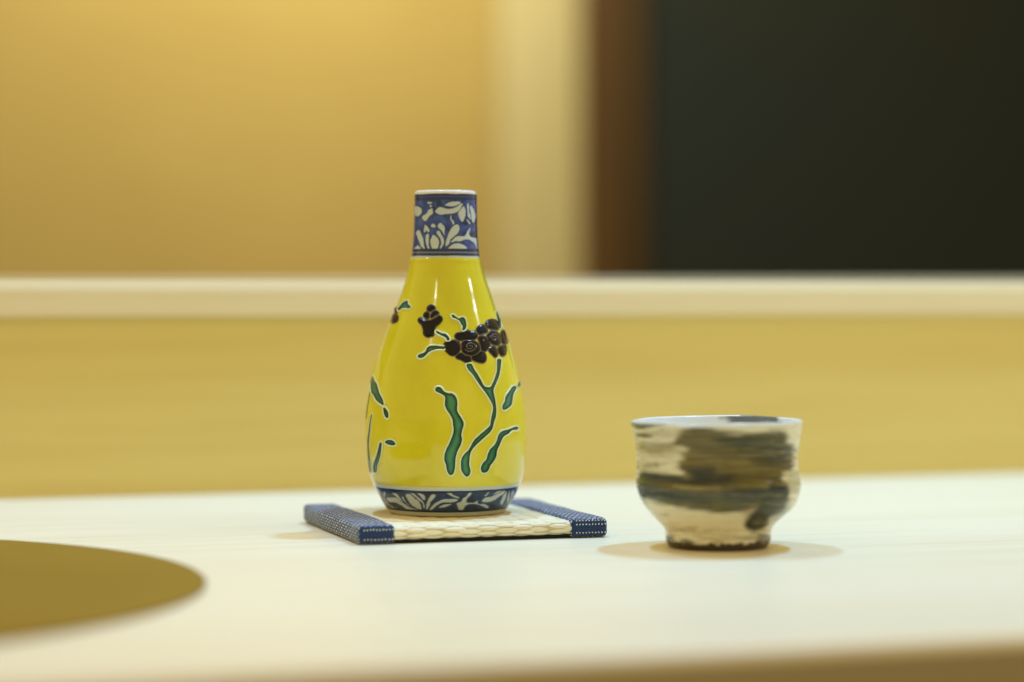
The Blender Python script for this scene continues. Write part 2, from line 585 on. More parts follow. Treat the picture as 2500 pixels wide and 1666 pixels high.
# ------------------------------------------------------------------ lathe bodies read from the photograph's outline
class Lathe:
    """a turned body standing at (x, D) on height z0; photo rows and columns turn into heights and radii at its own distance"""
    def __init__(s, x, D, z0, ybase, rows, axis_px):
        s.x, s.D, s.z0 = x, D, z0
        s.px = D / F
        s.rz = -math.atan2(x, D)
        rows = sorted(rows, key=lambda r: -r[0])
        zs = np.array([(ybase - r[0]) * s.px for r in rows])
        hw = np.array([(r[2] - r[1]) / 2 * s.px for r in rows])
        cx = np.array([((r[2] + r[1]) / 2 - axis_px) * s.px for r in rows])
        s.zs = np.linspace(zs[0], zs[-1], 400)
        def smooth(a, k):
            f = np.interp(s.zs, zs, a)
            w = np.hanning(2 * k + 1); w /= w.sum()
            return np.convolve(np.pad(f, k, mode='reflect', reflect_type='odd'), w, 'valid')
        s.rs, s.cs = smooth(hw, 7), smooth(cx, 25)
        s.cr, s.sr = math.cos(s.rz), math.sin(s.rz)
    def r(s, z): return np.interp(z, s.zs, s.rs)
    def c(s, z): return np.interp(z, s.zs, s.cs)
    def local(s, th, z, off=0.0, slope=True):
        r = s.r(z)
        dr = (s.r(z + 2e-4) - s.r(z - 2e-4)) / 4e-4
        k = 1 / np.sqrt(1 + dr * dr)
        rr = r + off * k
        return np.stack([s.c(z) + rr * np.sin(th), -rr * np.cos(th), z - off * dr * k], -1)
    def project(s, P):
        wx = s.x + P[..., 0] * s.cr - P[..., 1] * s.sr
        wy = s.D + P[..., 0] * s.sr + P[..., 1] * s.cr
        wz = s.z0 + P[..., 2]
        return CX + F * wx / wy, YH + F * (HC - wz) / wy
    def unproject(s, px, py):
        """photo point to angle and height on the front of the body"""
        px, py = np.asarray(px, float), np.asarray(py, float)
        th = np.zeros_like(px); z = HC - s.z0 - (py - YH) * s.px
        for _ in range(12):
            P = s.local(th, z)
            qx, qy = s.project(P)
            sn = np.sin(th) + (px - qx) * s.px / np.maximum(s.r(z), 1e-3)
            th = np.arcsin(np.clip(sn, -0.992, 0.992))
            z = z + (qy - py) * s.px
        return th, z

ZB = HT + 0.0000
bottle_rows = [(1249, 950, 1233), (1244, 948, 1236), (1238, 942, 1240), (1221, 932.7, 1251.6), (1203, 923, 1261), (1187, 914, 1269.5), (1167, 907, 1275.5),
    (1148, 902, 1280), (1110, 896, 1283.7), (1072, 894, 1285), (1015, 893.8, 1283), (975, 898, 1278.5), (938, 904, 1271.5), (891, 915.5, 1259), (870.5, 922, 1253),
    (813, 943, 1234.6), (755.7, 966, 1210.7), (727, 978, 1201.6), (678, 994, 1184), (649, 999.8, 1174.8), (632, 1004, 1172), (618, 1006.3, 1169.8),
    (577, 1009.8, 1165.8), (520, 1011.8, 1164.6), (480, 1012.6, 1164), (466, 1012.8, 1163.8)]
BT = Lathe(-0.0281, 1.019, ZB, 1249, bottle_rows, 1090.5)
bottle = thing('sake_bottle', 'yellow glazed porcelain sake bottle with dark flowers standing on the coaster', 'bottle', (BT.x, BT.D, BT.z0), BT.rz)
row_z = lambda y: (1249 - y) * BT.px
Z_NECK, Z_BAND, Z_RING = row_z(629.5), row_z(1178), row_z(1240)
Z_TOP = row_z(467)

def add_color(o, name, cols):
    a = o.data.color_attributes.new(name, 'FLOAT_COLOR', 'POINT')
    a.data.foreach_set('color', np.c_[cols, np.ones(len(cols))].astype(np.float32).ravel())

def lathe_obj(L, name, zlist, offs, ncol, material, parent, extra_top=None, extra_bot=None, paint=None):
    """zlist rows on the outer surface; extra rows are (r, z) pairs"""
    th = np.arange(ncol) / ncol * 2 * np.pi - np.pi
    rows = []
    for r, z in (extra_bot or []):
        rows.append(np.stack([L.c(z) + r * np.sin(th), -r * np.cos(th), np.full(ncol, z)], -1))
    for z, of in zip(zlist, offs):
        rows.append(L.local(th, np.full(ncol, z), of))
    for r, z in (extra_top or []):
        rows.append(np.stack([L.c(z) + r * np.sin(th), -r * np.cos(th), np.full(ncol, z)], -1))
    P = np.array(rows)
    o = link_mesh(name, P.reshape(-1, 3), grid_faces(len(rows), ncol), material, parent)
    return o, P, th

# --- glazes
def glaze(name, color=None, attr=None, rough=0.12, var=None, coat=0.6, wob=0.05, wscale=260):
    m, n, l, b = mat(name, color or (0.8, 0.8, 0.8), rough, 0.5, coat)
    if attr:
        a = n.new('ShaderNodeAttribute'); a.attribute_name = attr
        l.new(a.outputs['Color'], b.inputs['Base Color'])
    t = noise(n, l, wscale, 3, objvec(n, l))
    k = bump(n, l, b, t.outputs[0], wob, 0.0004)
    l.new(k.outputs[0], b.inputs['Coat Normal'])
    return m, n, l, b

m, n, l, b = glaze('yellow_glaze', rough=0.12, coat=0.25, wob=0.10, wscale=120)
t = noise(n, l, 26.0, 4, objvec(n, l, (1, 1, 0.6)))
t2 = noise(n, l, 700.0, 2, objvec(n, l))
r = ramp(n, l, t.outputs[0], [(0.25, (0.56, 0.50, 0.008)), (0.5, (0.68, 0.62, 0.016)), (0.75, (0.79, 0.73, 0.06))])
mx = n.new('ShaderNodeMix'); mx.data_type = 'RGBA'; mx.blend_type = 'MULTIPLY'; mx.inputs[0].default_value = 1.0
l.new(r.outputs[0], mx.inputs[6])
r2 = ramp(n, l, t2.outputs[0], [(0.16, (0.72, 0.66, 0.5)), (0.27, (1, 1, 1))])
l.new(r2.outputs[0], mx.inputs[7])
l.new(mx.outputs[2], b.inputs['Base Color'])
M_yellow = m
M_paint = glaze('cobalt_paint_glaze', attr='paint', rough=0.10, coat=0.1)[0]
M_ring = mat('bare_porcelain', (0.58, 0.56, 0.42), 0.55, 0.3)[0]

# --- yellow body
zl = np.linspace(Z_BAND, Z_NECK, 170)
of = np.full(170, 0.00012)
of[0] = -0.0002; of[1] = 0.00010; of[-1] = -0.0002; of[-2] = 0.0002; of[-3] = 0.00034; of[-4] = 0.0003; of[-5] = 0.0002
lathe_obj(BT, 'body', zl, of, 200, M_yellow, bottle)

# --- painted neck
def shapes_mask(qx, qy, shapes, jag=None):
    """white reserve against the blue ground, and the dark line round each shape"""
    core = np.zeros(qx.shape); white = np.zeros(qx.shape); line = np.zeros(qx.shape)
    for s in shapes:
        P = catmull(s, 3)
        d = sdist(qx, qy, P)
        if jag is not None:
            d = d + jag
        white = np.maximum(white, sstep(-3, 9, d)); core = np.maximum(core, sstep(2, 26, d))
        line = np.maximum(line, np.exp(-((d + 9) / 9.0) ** 2))
    return white, line * (1 - white), core

NECK = [
 [(825,400),(920,345),(1000,330),(1120,335),(1130,365),(1080,400),(1000,425),(900,425)],
 [(640,530),(680,470),(740,435),(800,450),(870,470),(950,470),(1040,440),(1100,400),(1140,370),(1180,370),(1160,420),(1120,490),(1060,540),(960,570),(850,575),(760,590),(700,570)],
 [(1080,560),(1110,510),(1170,440),(1200,420),(1225,500),(1230,590),(1210,660),(1170,725),(1130,690),(1100,630)],
 [(1250,400),(1265,370),(1290,370),(1300,450),(1300,520),(1325,600),(1330,680),(1290,650),(1265,600),(1260,500)],
 [(1310,420),(1340,410),(1380,470),(1415,560),(1415,660),(1380,745),(1340,680),(1330,580),(1315,500)],
 [(255,430),(300,420),(350,440),(390,490),(390,550),(350,600),(300,620),(255,590)],
 [(390,640),(430,590),(480,560),(500,510),(540,480),(590,460),(605,520),(600,570),(560,600),(520,640),(480,700),(430,700)],
 [(275,930),(310,880),(350,890),(390,970),(420,1050),(430,1130),(440,1200),(470,1260),(420,1230),(370,1180),(330,1080),(290,980)],
 [(220,1300),(250,1230),(300,1170),(340,1190),(380,1230),(440,1290),(440,1305),(330,1310)],
 [(430,830),(455,775),(490,800),(530,850),(535,910),(500,920),(480,890),(450,930),(425,890)],
 [(460,1000),(490,950),(520,950),(530,1000),(525,1090),(530,1180),(550,1250),(510,1240),(480,1180),(460,1090)],
 [(550,1080),(570,1020),(600,970),(650,990),(710,1050),(725,1120),(710,1190),(690,1250),(670,1290),(610,1260),(560,1180)],
 [(665,920),(700,890),(740,910),(770,970),(810,1040),(820,1100),(800,1170),(750,1240),(720,1280),(740,1200),(760,1130),(740,1040),(690,970)],
 [(695,780),(740,735),(790,770),(830,830),(830,900),(830,980),(800,950),(760,880),(705,840)],
 [(560,800),(600,750),(660,800),(640,830),(580,825)],
 [(840,1190),(850,1090),(880,1000),(920,900),(960,830),(1020,780),(1080,770),(1115,830),(1105,900),(1060,960),(990,1020),(940,1070),(915,1140),(860,1190)],
 [(940,1110),(1000,1040),(1060,1000),(1110,990),(1210,990),(1260,900),(1320,830),(1350,790),(1320,870),(1300,950),(1330,1010),(1440,1040),(1440,1100),(1460,1260),(1420,1180),(1370,1110),(1280,1060),(1200,1070),(1120,1100),(1050,1090),(990,1110)],
 [(850,1290),(900,1220),(960,1160),(1050,1130),(1150,1140),(1220,1180),(1260,1220),(1220,1270),(1150,1295),(1000,1295)],
 [(940,600),(965,600),(960,660),(1000,700),(1020,760),(980,770),(960,720),(930,660)],
 [(1240,680),(1265,670),(1320,740),(1310,775),(1280,740)],
 [(540,410),(575,400),(585,430),(550,445)], [(490,345),(520,335),(590,345),(580,370),(520,380)],
]
COB_D, COB_M, COB_L = np.array([0.006, 0.018, 0.075]), np.array([0.016, 0.050, 0.27]), np.array([0.06, 0.14, 0.50])
PORC = np.array([0.53, 0.61, 0.61])
def mixc(a, b, t): return a * (1 - t[:, None]) + b * t[:, None]

NC = 460
zn = np.linspace(Z_NECK - 0.0004, Z_TOP - 0.0011, 150)
rt = float(BT.r(Z_TOP))
top = []
for k in range(1, 9):
    a = k / 8 * math.pi
    top.append((rt - 0.0011 + 0.0011 * math.cos(a), Z_TOP - 0.0011 + 0.0011 * math.sin(a)))
top += [(rt - 0.0024, Z_TOP - 0.006), (rt - 0.0026, Z_TOP - 0.02), (rt - 0.002, Z_TOP - 0.035)]
neck, P, th = lathe_obj(BT, 'neck', zn, np.zeros(150), NC, M_paint, bottle, extra_top=top)
nout = 150 + 4
TH, ZZ = np.meshgrid(th, P[:, 0, 2], indexing='ij')
TH, ZZ = TH.T, ZZ.T
fold = np.where(np.abs(TH) > np.pi / 2, np.sign(TH) * np.pi - TH, TH)
Pf = BT.local(fold, ZZ)
qx, qy = BT.project(Pf)
qx, qy = ((qx - 980) * 7.84).ravel(), ((qy - 450) * 7.84).ravel()
jag = fbm(qx / 26, qy / 26, 2) * 14
w, ln, core = shapes_mask(qx, qy, NECK, jag * 0.5)
tone = np.clip(0.45 + fbm(qx / 90, qy / 90, 4) * 1.1, 0, 1)
col = mixc(np.tile(COB_M, (len(qx), 1)), COB_L, tone * 0.75)
col = mixc(col, COB_D, np.clip(sstep(0.0, 0.5, fbm(qx / 120 + 9, qy / 120, 3)) * 0.8 + 0.1, 0, 1))
col = mixc(col, COB_D * 1.6, ln * 0.85)
wc = mixc(np.tile(np.array([0.40, 0.52, 0.72]), (len(qx), 1)), PORC, np.clip(core + 0.25 + fbm(qx / 60, qy / 60, 3) * 0.6, 0, 1))
col = mixc(col, wc, w)
zr = (Z_TOP - ZZ.ravel()) / BT.px                   # rows below the rim in photo px
wob = fbm(np.cos(TH.ravel()) * 3 + 5, np.sin(TH.ravel()) * 3 + 5, 2) * 1.2
def ring(z0, z1, soft=0.7): return sstep(z0 - soft, z0 + soft, zr + wob) * (1 - sstep(z1 - soft, z1 + soft, zr + wob))
col = mixc(col, COB_D * 1.5, ring(9, 24.5))
col = mixc(col, COB_M + 0.04, ring(15, 17.2) * 0.8)
zlow = (ZZ.ravel() - Z_NECK) / BT.px
def ringl(z0, z1, soft=0.6): return sstep(z0 - soft, z0 + soft, zlow + wob * .5) * (1 - sstep(z1 - soft, z1 + soft, zlow + wob * .5))
col = mixc(col, PORC, ringl(-9, 3.2))
col = mixc(col, COB_D * 1.2, ringl(3.2, 20.5))
col = mixc(col, np.array([0.20, 0.26, 0.38]), ringl(10.0, 12.8) * 0.9)
rimw = (1 - sstep(8.2, 9.6, zr + wob))
rimw = np.where(np.arange(P.shape[0]).repeat(NC) >= 150, 1.0, rimw)
col = mixc(col, np.array([0.78, 0.80, 0.78]), rimw)
add_color(neck, 'paint', col)

# --- painted foot band
FOOT = [
 [(380,225),(420,220),(460,240),(500,290),(535,350),(480,320),(430,270)],
 [(310,320),(330,295),(390,290),(450,290),(510,340),(580,390),(650,430),(740,465),(650,470),(580,460),(520,410),(440,370),(350,360)],
 [(520,290),(540,270),(570,330),(620,390),(690,440),(760,465),(650,420),(570,360)],
 [(570,260),(600,230),(650,240),(700,290),(760,340),(790,400),(800,465),(740,450),(660,400),(610,330)],
 [(640,220),(690,220),(740,270),(800,320),(840,380),(845,440),(825,440),(810,370),(750,320),(690,260)],
 [(740,220),(800,225),(845,260),(850,320),(820,320),(780,270)],
 [(860,460),(865,380),(890,310),(930,250),(970,230),(1000,250),(980,290),(930,350),(915,410),(880,460)],
 [(910,465),(960,390),(1030,340),(1100,310),(1200,300),(1310,310),(1280,345),(1200,360),(1100,360),(1020,400),(950,465)],
 [(1040,430),(1100,390),(1230,375),(1180,410),(1100,435)],
 [(1290,370),(1350,340),(1380,290),(1420,270),(1460,210),(1510,205),(1480,260),(1450,290),(1430,350),(1530,360),(1580,330),(1600,380),(1680,380),(1740,420),(1720,450),(1650,420),(1560,385),(1450,390),(1410,420),(1380,470),(1320,465),(1300,410)],
 [(1140,210),(1220,210),(1240,240),(1310,270),(1330,300),(1240,275),(1190,250)],
 [(1645,330),(1690,290),(1780,270),(1870,230),(1940,200),(1970,190),(1950,240),(1880,290),(1800,340),(1720,360),(1660,355)],
 [(1800,245),(1860,200),(1930,190),(1880,225),(1820,245)],
 [(1900,370),(1920,310),(1960,240),(1990,200),(1985,280),(1960,350),(1920,410)],
 [(2000,400),(2000,300),(2025,210),(2040,210),(2030,320),(2010,400)],
 [(2040,380),(2040,300),(2050,230),(2080,200),(2100,240),(2090,310),(2060,380)],
 [(1680,260),(1700,235),(1740,200),(1740,230),(1700,270)],
 [(265,230),(285,215),(295,230),(285,270),(290,330),(330,380),(400,430),(540,460),(480,465),(400,450),(320,400),(270,310)],
]
NF = 520
zf = np.linspace(Z_RING - 0.0003, Z_BAND + 0.0004, 90)
foot, P, th = lathe_obj(BT, 'foot_band', zf, np.zeros(90), NF, M_paint, bottle)
TH, ZZ = np.meshgrid(th, zf, indexing='ij'); TH, ZZ = TH.T, ZZ.T
fold = np.where(np.abs(TH) > np.pi / 2, np.sign(TH) * np.pi - TH, TH)
qx, qy = BT.project(BT.local(fold, ZZ))
# the photographed band sags less than a true circle seen from here: use its own height on the wall of the foot
fr = (ZZ - Z_RING) / (Z_BAND - Z_RING)
qx = (qx - 890) * 5.739
qy_top = 185 - 32 * np.abs((qx - 1150) / 1000) ** 2
qy_bot = 520 - 40 * np.abs((qx - 1150) / 830) ** 2
qy = qy_bot + (qy_top - qy_bot) * fr / 0.90
qx, qy, fr = qx.ravel(), qy.ravel(), fr.ravel()
jag = fbm(qx / 22, qy / 22, 2) * 10
w, ln, core = shapes_mask(qx, qy, FOOT, jag * 0.6)
tone = np.clip(0.4 + fbm(qx / 100, qy / 100, 4) * 1.1, 0, 1)
GD, GM = np.array([0.010, 0.022, 0.050]), np.array([0.026, 0.062, 0.18])
col = mixc(np.tile(GM, (len(qx), 1)), GD, tone)
col = mixc(col, np.array([0.03, 0.065, 0.16]), ln * 0.7)
wc = mixc(np.tile(np.array([0.38, 0.48, 0.62]), (len(qx), 1)), PORC * 0.95, np.clip(core + 0.35 + fbm(qx / 60, qy / 60, 3) * 0.6, 0, 1))
col = mixc(col, wc, w)
wob = fbm(np.cos(TH.ravel()) * 3, np.sin(TH.ravel()) * 3 + 7, 3) * 0.03
col = mixc(col, GD, sstep(.80, .83, fr + wob) * 0.95)
col = mixc(col, GD, 1 - sstep(.10, .14, fr + wob))
col = mixc(col, PORC, sstep(.885, .91, fr + wob * .8))
col = mixc(col, PORC * 0.9, 1 - sstep(.015, .03, fr))
add_color(foot, 'paint', col)
zr_ = np.linspace(0.0004, Z_RING, 8)
r0 = float(BT.r(0.0004))
link = lathe_obj(BT, 'foot_ring', zr_, np.full(8, -0.00015), 160, M_ring, bottle,
                 extra_bot=[(r0 - 0.004, 0.004), (r0 - 0.0035, 0.0006), (r0 - 0.0028, 0.0), (r0 - 0.0009, 0.0), (r0 - 0.0004, 0.0001)])

# --- raised flowers and leaves
def relief_glaze(name, dark, light, rough=0.10):
    m, n, l, b = mat(name, dark, rough, 0.30, 0.0)
    a = n.new('ShaderNodeAttribute'); a.attribute_name = 'pool'
    t = noise(n, l, 300, 3, objvec(n, l))
    s = n.new('ShaderNodeMath'); s.operation = 'MULTIPLY_ADD'
    l.new(t.outputs[0], s.inputs[0]); s.inputs[1].default_value = 0.5
    sb = n.new('ShaderNodeMath'); sb.operation = 'SUBTRACT'; sb.inputs[1].default_value = 0.25
    l.new(a.outputs['Fac'], sb.inputs[0]); l.new(sb.outputs[0], s.inputs[2])
    mid = tuple(0.45 * np.array(light) + 0.55 * np.array(dark))
    r = ramp(n, l, s.outputs[0], [(0.1, dark), (0.5, mid), (0.95, light)])
    l.new(r.outputs[0], b.inputs['Base Color'])
    return m
M_green = relief_glaze('green_glaze', (0.005, 0.042, 0.028), (0.065, 0.25, 0.125))
M_teal = relief_glaze('teal_glaze', (0.008, 0.065, 0.050), (0.09, 0.32, 0.25))
M_plum = relief_glaze('plum_black_glaze', (0.0025, 0.002, 0.003), (0.006, 0.0045, 0.007), 0.06)
M_brown = relief_glaze('brown_glaze', (0.035, 0.012, 0.008), (0.09, 0.035, 0.02))
M_slip = mat('pale_slip_line', (0.68, 0.78, 0.44), 0.07, 0.5, 0.8)[0]
M_slip_d = mat('dark_slip_line', (0.075, 0.058, 0.048), 0.07, 0.5, 0.8)[0]

for mm, sp in ((M_slip, 1.0), (M_slip_d, 0.6)):
    n, l = mm.node_tree.nodes, mm.node_tree.links
    b = n['Principled BSDF']
    b.inputs['Specular IOR Level'].default_value = sp
    k = bump(n, l, b, noise(n, l, 1600, 2, objvec(n, l)).outputs[0], 0.55, 0.0002)
    l.new(k.outputs[0], b.inputs['Coat Normal'])

def tube_on(L, name, pts, rad, height, material, parent, closed=True, ns=8, flat=0.8):
    th, z = L.unproject(pts[:, 0], pts[:, 1])
    P = L.local(th, z, height)
    N = L.local(th, z, height + 0.001) - P
    N /= np.linalg.norm(N, axis=1)[:, None]
    T = (np.roll(P, -1, 0) - np.roll(P, 1, 0)) if closed else np.gradient(P, axis=0)
    T /= np.linalg.norm(T, axis=1)[:, None] + 1e-12
    B = np.cross(N, T)
    n_ = len(P)
    wv = rad * (1 + 0.28 * np.array([vnoise(np.array([i * 0.35]), np.array([n_ * .37]))[0] for i in range(n_)]))
    if not closed:
        wv = wv * np.clip(np.minimum(np.arange(n_) + 1, n_ - np.arange(n_)) / 2.5, 0.25, 1)
    vs = []
    for i in range(n_):
        for k in range(ns):
            a = 2 * math.pi * k / ns
            vs.append(P[i] + wv[i] * (math.cos(a) * B[i] + flat * math.sin(a) * N[i]))
    fs = []
    for i in range(n_ if closed else n_ - 1):
        i2 = (i + 1) % n_
        for k in range(ns):
            k2 = (k + 1) % ns
            fs.append((i * ns + k, i * ns + k2, i2 * ns + k2, i2 * ns + k))
    if not closed:
        fs.append(tuple(range(ns))[::-1]); fs.append(tuple((n_ - 1) * ns + k for k in range(ns)))
    return link_mesh(name, vs, fs, material, parent)

def resample(P, step, closed=True):
    Q = np.r_[P, P[:1]] if closed else P
    s = np.r_[0, np.cumsum(np.hypot(*np.diff(Q, axis=0).T))]
    n_ = max(8, int(s[-1] / step))
    t = np.linspace(0, s[-1], n_, endpoint=not closed)
    return np.c_[np.interp(t, s, Q[:, 0]), np.interp(t, s, Q[:, 1])]

def pad(name, zoom_pts, org, sc, m_fill, m_line, dome, line_r=0.00043, line_h=0.00020, spread=2.0, parent=bottle, depth=11.0):
    P = np.array(zoom_pts, float) / sc + np.array(org)
    P = resample(catmull(P, 6), 1.6)
    A = 0.5 * np.sum(P[:, 0] * np.roll(P[:, 1], -1) - np.roll(P[:, 0], -1) * P[:, 1])
    if A < 0:
        P = P[::-1]
    x0, y0 = P.min(0); x1, y1 = P.max(0)
    gx, gy = np.meshgrid(np.arange(x0, x1, 1.7), np.arange(y0, y1, 1.7))
    gx, gy = gx.ravel(), gy.ravel()
    keep = sdist(gx, gy, P) > 0.8
    allp = [Vector(p) for p in P] + [Vector(p) for p in np.c_[gx, gy][keep]]
    nP = len(P)
    r = delaunay_2d_cdt(allp, [(i, (i + 1) % nP) for i in range(nP)], [list(range(nP))], 1, 1e-5)
    v2 = np.array([tuple(v) for v in r[0]])
    d = np.maximum(sdist(v2[:, 0], v2[:, 1], P), 0)
    th, z = BT.unproject(v2[:, 0], v2[:, 1])
    dmax = max(d.max(), 0.5)
    if dome:
        h = 0.00030 + 0.00050 * np.sqrt(np.clip(d / min(dmax, 9), 0, 1))
    else:
        h = 0.00034 - 0.00012 * sstep(0, 4.0, d)
    q = BT.local(th, z, 0.0)
    q2 = BT.local(th, z, 0.001)
    Nn = (q2 - q) / 0.001
    vs = q + Nn * h[:, None]
    fs = [tuple(f)[::-1] for f in r[2]]
    o = link_mesh(name, vs, fs, m_fill, parent)
    # face outward
    me = o.data
    c = me.polygons[0]
    ctr = np.array(c.center); ax = np.array([float(BT.c(ctr[2])), 0, ctr[2]])
    if np.dot(np.array(c.normal), ctr - ax) < 0:
        me.flip_normals()
    add_color(o, 'pool', np.repeat(np.clip(d / depth, 0, 1)[:, None], 3, 1))
    # outline offset outward
    T = np.roll(P, -1, 0) - np.roll(P, 1, 0)
    T /= np.linalg.norm(T, axis=1)[:, None] + 1e-9
    NO = np.c_[T[:, 1], -T[:, 0]]
    Q = P + NO * spread
    tube_on(BT, name + '_outline', Q, line_r, line_h, m_line, o)
    return o

Z3, Z2, S = (860, 900), (860, 700), 5.2267
leafA = [(1060,265),(1080,240),(1110,238),(1140,255),(1165,290),(1215,315),(1270,320),(1310,350),(1335,400),(1340,460),(1335,520),(1350,570),(1385,625),(1415,680),(1420,720),(1400,790),(1390,850),(1398,910),(1380,980),(1345,1050),(1325,1110),(1315,1180),(1310,1260),(1295,1325),(1265,1358),(1230,1345),(1205,1290),(1195,1225),(1175,1165),(1180,1090),(1205,1020),(1245,940),(1275,860),(1292,790),(1285,720),(1275,650),(1240,580),(1200,520),(1182,470),(1185,410),(1180,360),(1140,330),(1095,305),(1065,290)]
stemB = [(1455,-45),(1480,20),(1530,75),(1580,150),(1630,225),(1680,290),(1720,345),(1755,405),(1785,465),(1790,530),(1775,600),(1762,670),(1750,730),(1690,790),(1620,850),(1560,905),(1520,970),(1480,1040),(1425,1095),(1390,1160),(1385,1230),(1392,1300),(1425,1355),(1460,1378),(1495,1350),(1505,1295),(1490,1230),(1495,1150),(1505,1080),(1545,1010),(1610,945),(1680,880),(1750,815),(1785,755),(1800,690),(1822,620),(1830,540),(1825,470),(1815,400),(1800,330),(1795,270),(1820,210),(1855,130),(1875,50),(1888,-50),(1890,-110),(1845,-115),(1842,-40),(1838,40),(1815,120),(1785,190),(1760,235),(1705,240),(1670,215),(1630,140),(1590,70),(1550,10),(1515,-55)]
leafC = [(2105,750),(2075,742),(2030,760),(1980,780),(1920,795),(1880,820),(1855,865),(1835,930),(1800,985),(1755,1030),(1725,1090),(1705,1160),(1660,1210),(1638,1270),(1650,1320),(1690,1328),(1730,1300),(1755,1240),(1800,1180),(1830,1120),(1840,1050),(1870,980),(1900,910),(1930,865),(1990,830),(2030,790),(2080,785),(2108,770)]
leafD = [(2085,230),(2040,232),(2015,265),(1985,310),(1950,365),(1940,420),(1915,470),(1912,515),(1935,530),(1975,510),(2020,470),(2032,420),(2040,360),(2055,310),(2080,270)]
leafD2 = [(2165,165),(2130,165),(2110,200),(2112,240),(2135,215),(2165,195)]
leafE = [(245,120),(275,110),(290,155),(320,200),(335,260),(360,330),(390,390),(408,450),(400,470),(350,440),(310,400),(285,350),(255,310),(245,240)]
leafE2 = [(405,500),(440,520),(465,570),(465,625),(440,630),(415,580)]
leafE4 = [(250,590),(258,600),(245,680),(238,770),(228,860),(220,980),(228,1080),(238,1180),(245,1270),(238,1330),(222,1290),(212,1180),(205,1060),(200,950),(205,880),(220,780),(232,680)]
leafF = [(360,950),(380,945),(380,1000),(370,1080),(350,1170),(325,1240),(322,1300),(300,1330),(280,1305),(278,1240),(300,1170),(325,1090),(345,1010)]
leafF2 = [(425,935),(460,912),(510,915),(545,940),(555,970),(520,980),(470,970),(440,955)]
pad('leaf', leafA, Z3, S, M_green, M_slip, False)
pad('stem', stemB, Z3, S, M_green, M_slip, False, depth=9)
pad('leaf', leafC, Z3, S, M_green, M_slip, False)
pad('leaf', leafD, Z3, S, M_teal, M_slip, False)
pad('leaf', leafD2, Z3, S, M_green, M_slip, False, line_r=0.00026)
pad('leaf', leafE, Z3, S, M_green, M_slip, False)
pad('leaf', leafE2, Z3, S, M_green, M_slip, False)
pad('leaf', leafE4, Z3, S, M_green, M_slip, False, line_r=0.00028, spread=1.0)
pad('leaf', leafF, Z3, S, M_green, M_slip, False)
pad('leaf', leafF2, Z3, S, M_green, M_slip, False)
thin = np.array([(236,285),(222,360),(208,440),(196,510),(188,580),(184,640)], float) / S + np.array(Z3)
tube_on(BT, 'stem', resample(catmull(thin, 5, False), 2.0, False), 0.00034, 0.0001, M_green, bottle, closed=False)
leafG = [(590,290),(620,250),(660,205),(710,185),(715,225),(740,245),(748,270),(720,285),(680,275),(640,280),(600,310)]
leafJ = [(1070,570),(1100,580),(1140,600),(1180,605),(1210,625),(1235,660),(1240,690),(1210,690),(1190,655),(1150,635),(1110,615),(1075,595)]
leafK = [(1265,370),(1290,365),(1320,390),(1355,410),(1400,395),(1430,410),(1445,450),(1452,500),(1440,545),(1410,565),(1400,540),(1405,510),(1385,480),(1365,440),(1320,415),(1280,400)]
leafL = [(1170,770),(1120,765),(1050,758),(990,765),(955,790),(940,830),(900,855),(855,870),(840,900),(860,915),(910,905),(950,870),(980,840),(1030,815),(1090,800),(1140,800),(1175,800)]
leafO = [(1835,320),(1855,345),(1875,390),(1885,440),(1890,520),(1870,540),(1855,480),(1850,420),(1838,370)]
pad('leaf', leafG, Z2, S, M_teal, M_slip, False)
pad('stem', leafJ, Z2, S, M_green, M_slip, False)
pad('leaf', leafK, Z2, S, M_green, M_slip, False)
pad('leaf', leafL, Z2, S, M_green, M_slip, False)
pad('leaf', leafO, Z2, S, M_teal, M_slip, False, line_r=0.00028)
bud = [
 [(960,285),(975,255),(1010,240),(1045,255),(1055,285),(1030,305),(995,320),(965,310)],
 [(915,370),(935,335),(965,330),(980,350),(978,395),(960,415),(925,400)],
 [(1000,385),(1020,340),(1055,315),(1085,320),(1105,345),(1080,360),(1045,380),(1015,400)],
 [(845,430),(865,405),(890,410),(910,430),(960,440),(1000,435),(1040,420),(1080,395),(1110,375),(1140,395),(1145,430),(1115,470),(1080,500),(1055,530),(1045,590),(1030,630),(990,645),(940,635),(915,605),(910,550),(890,490),(860,460)],
]
for p in bud:
    pad('bud_petal', p, Z2, S, M_plum, M_slip_d, True, 0.00026, 0.0002, 1.2)
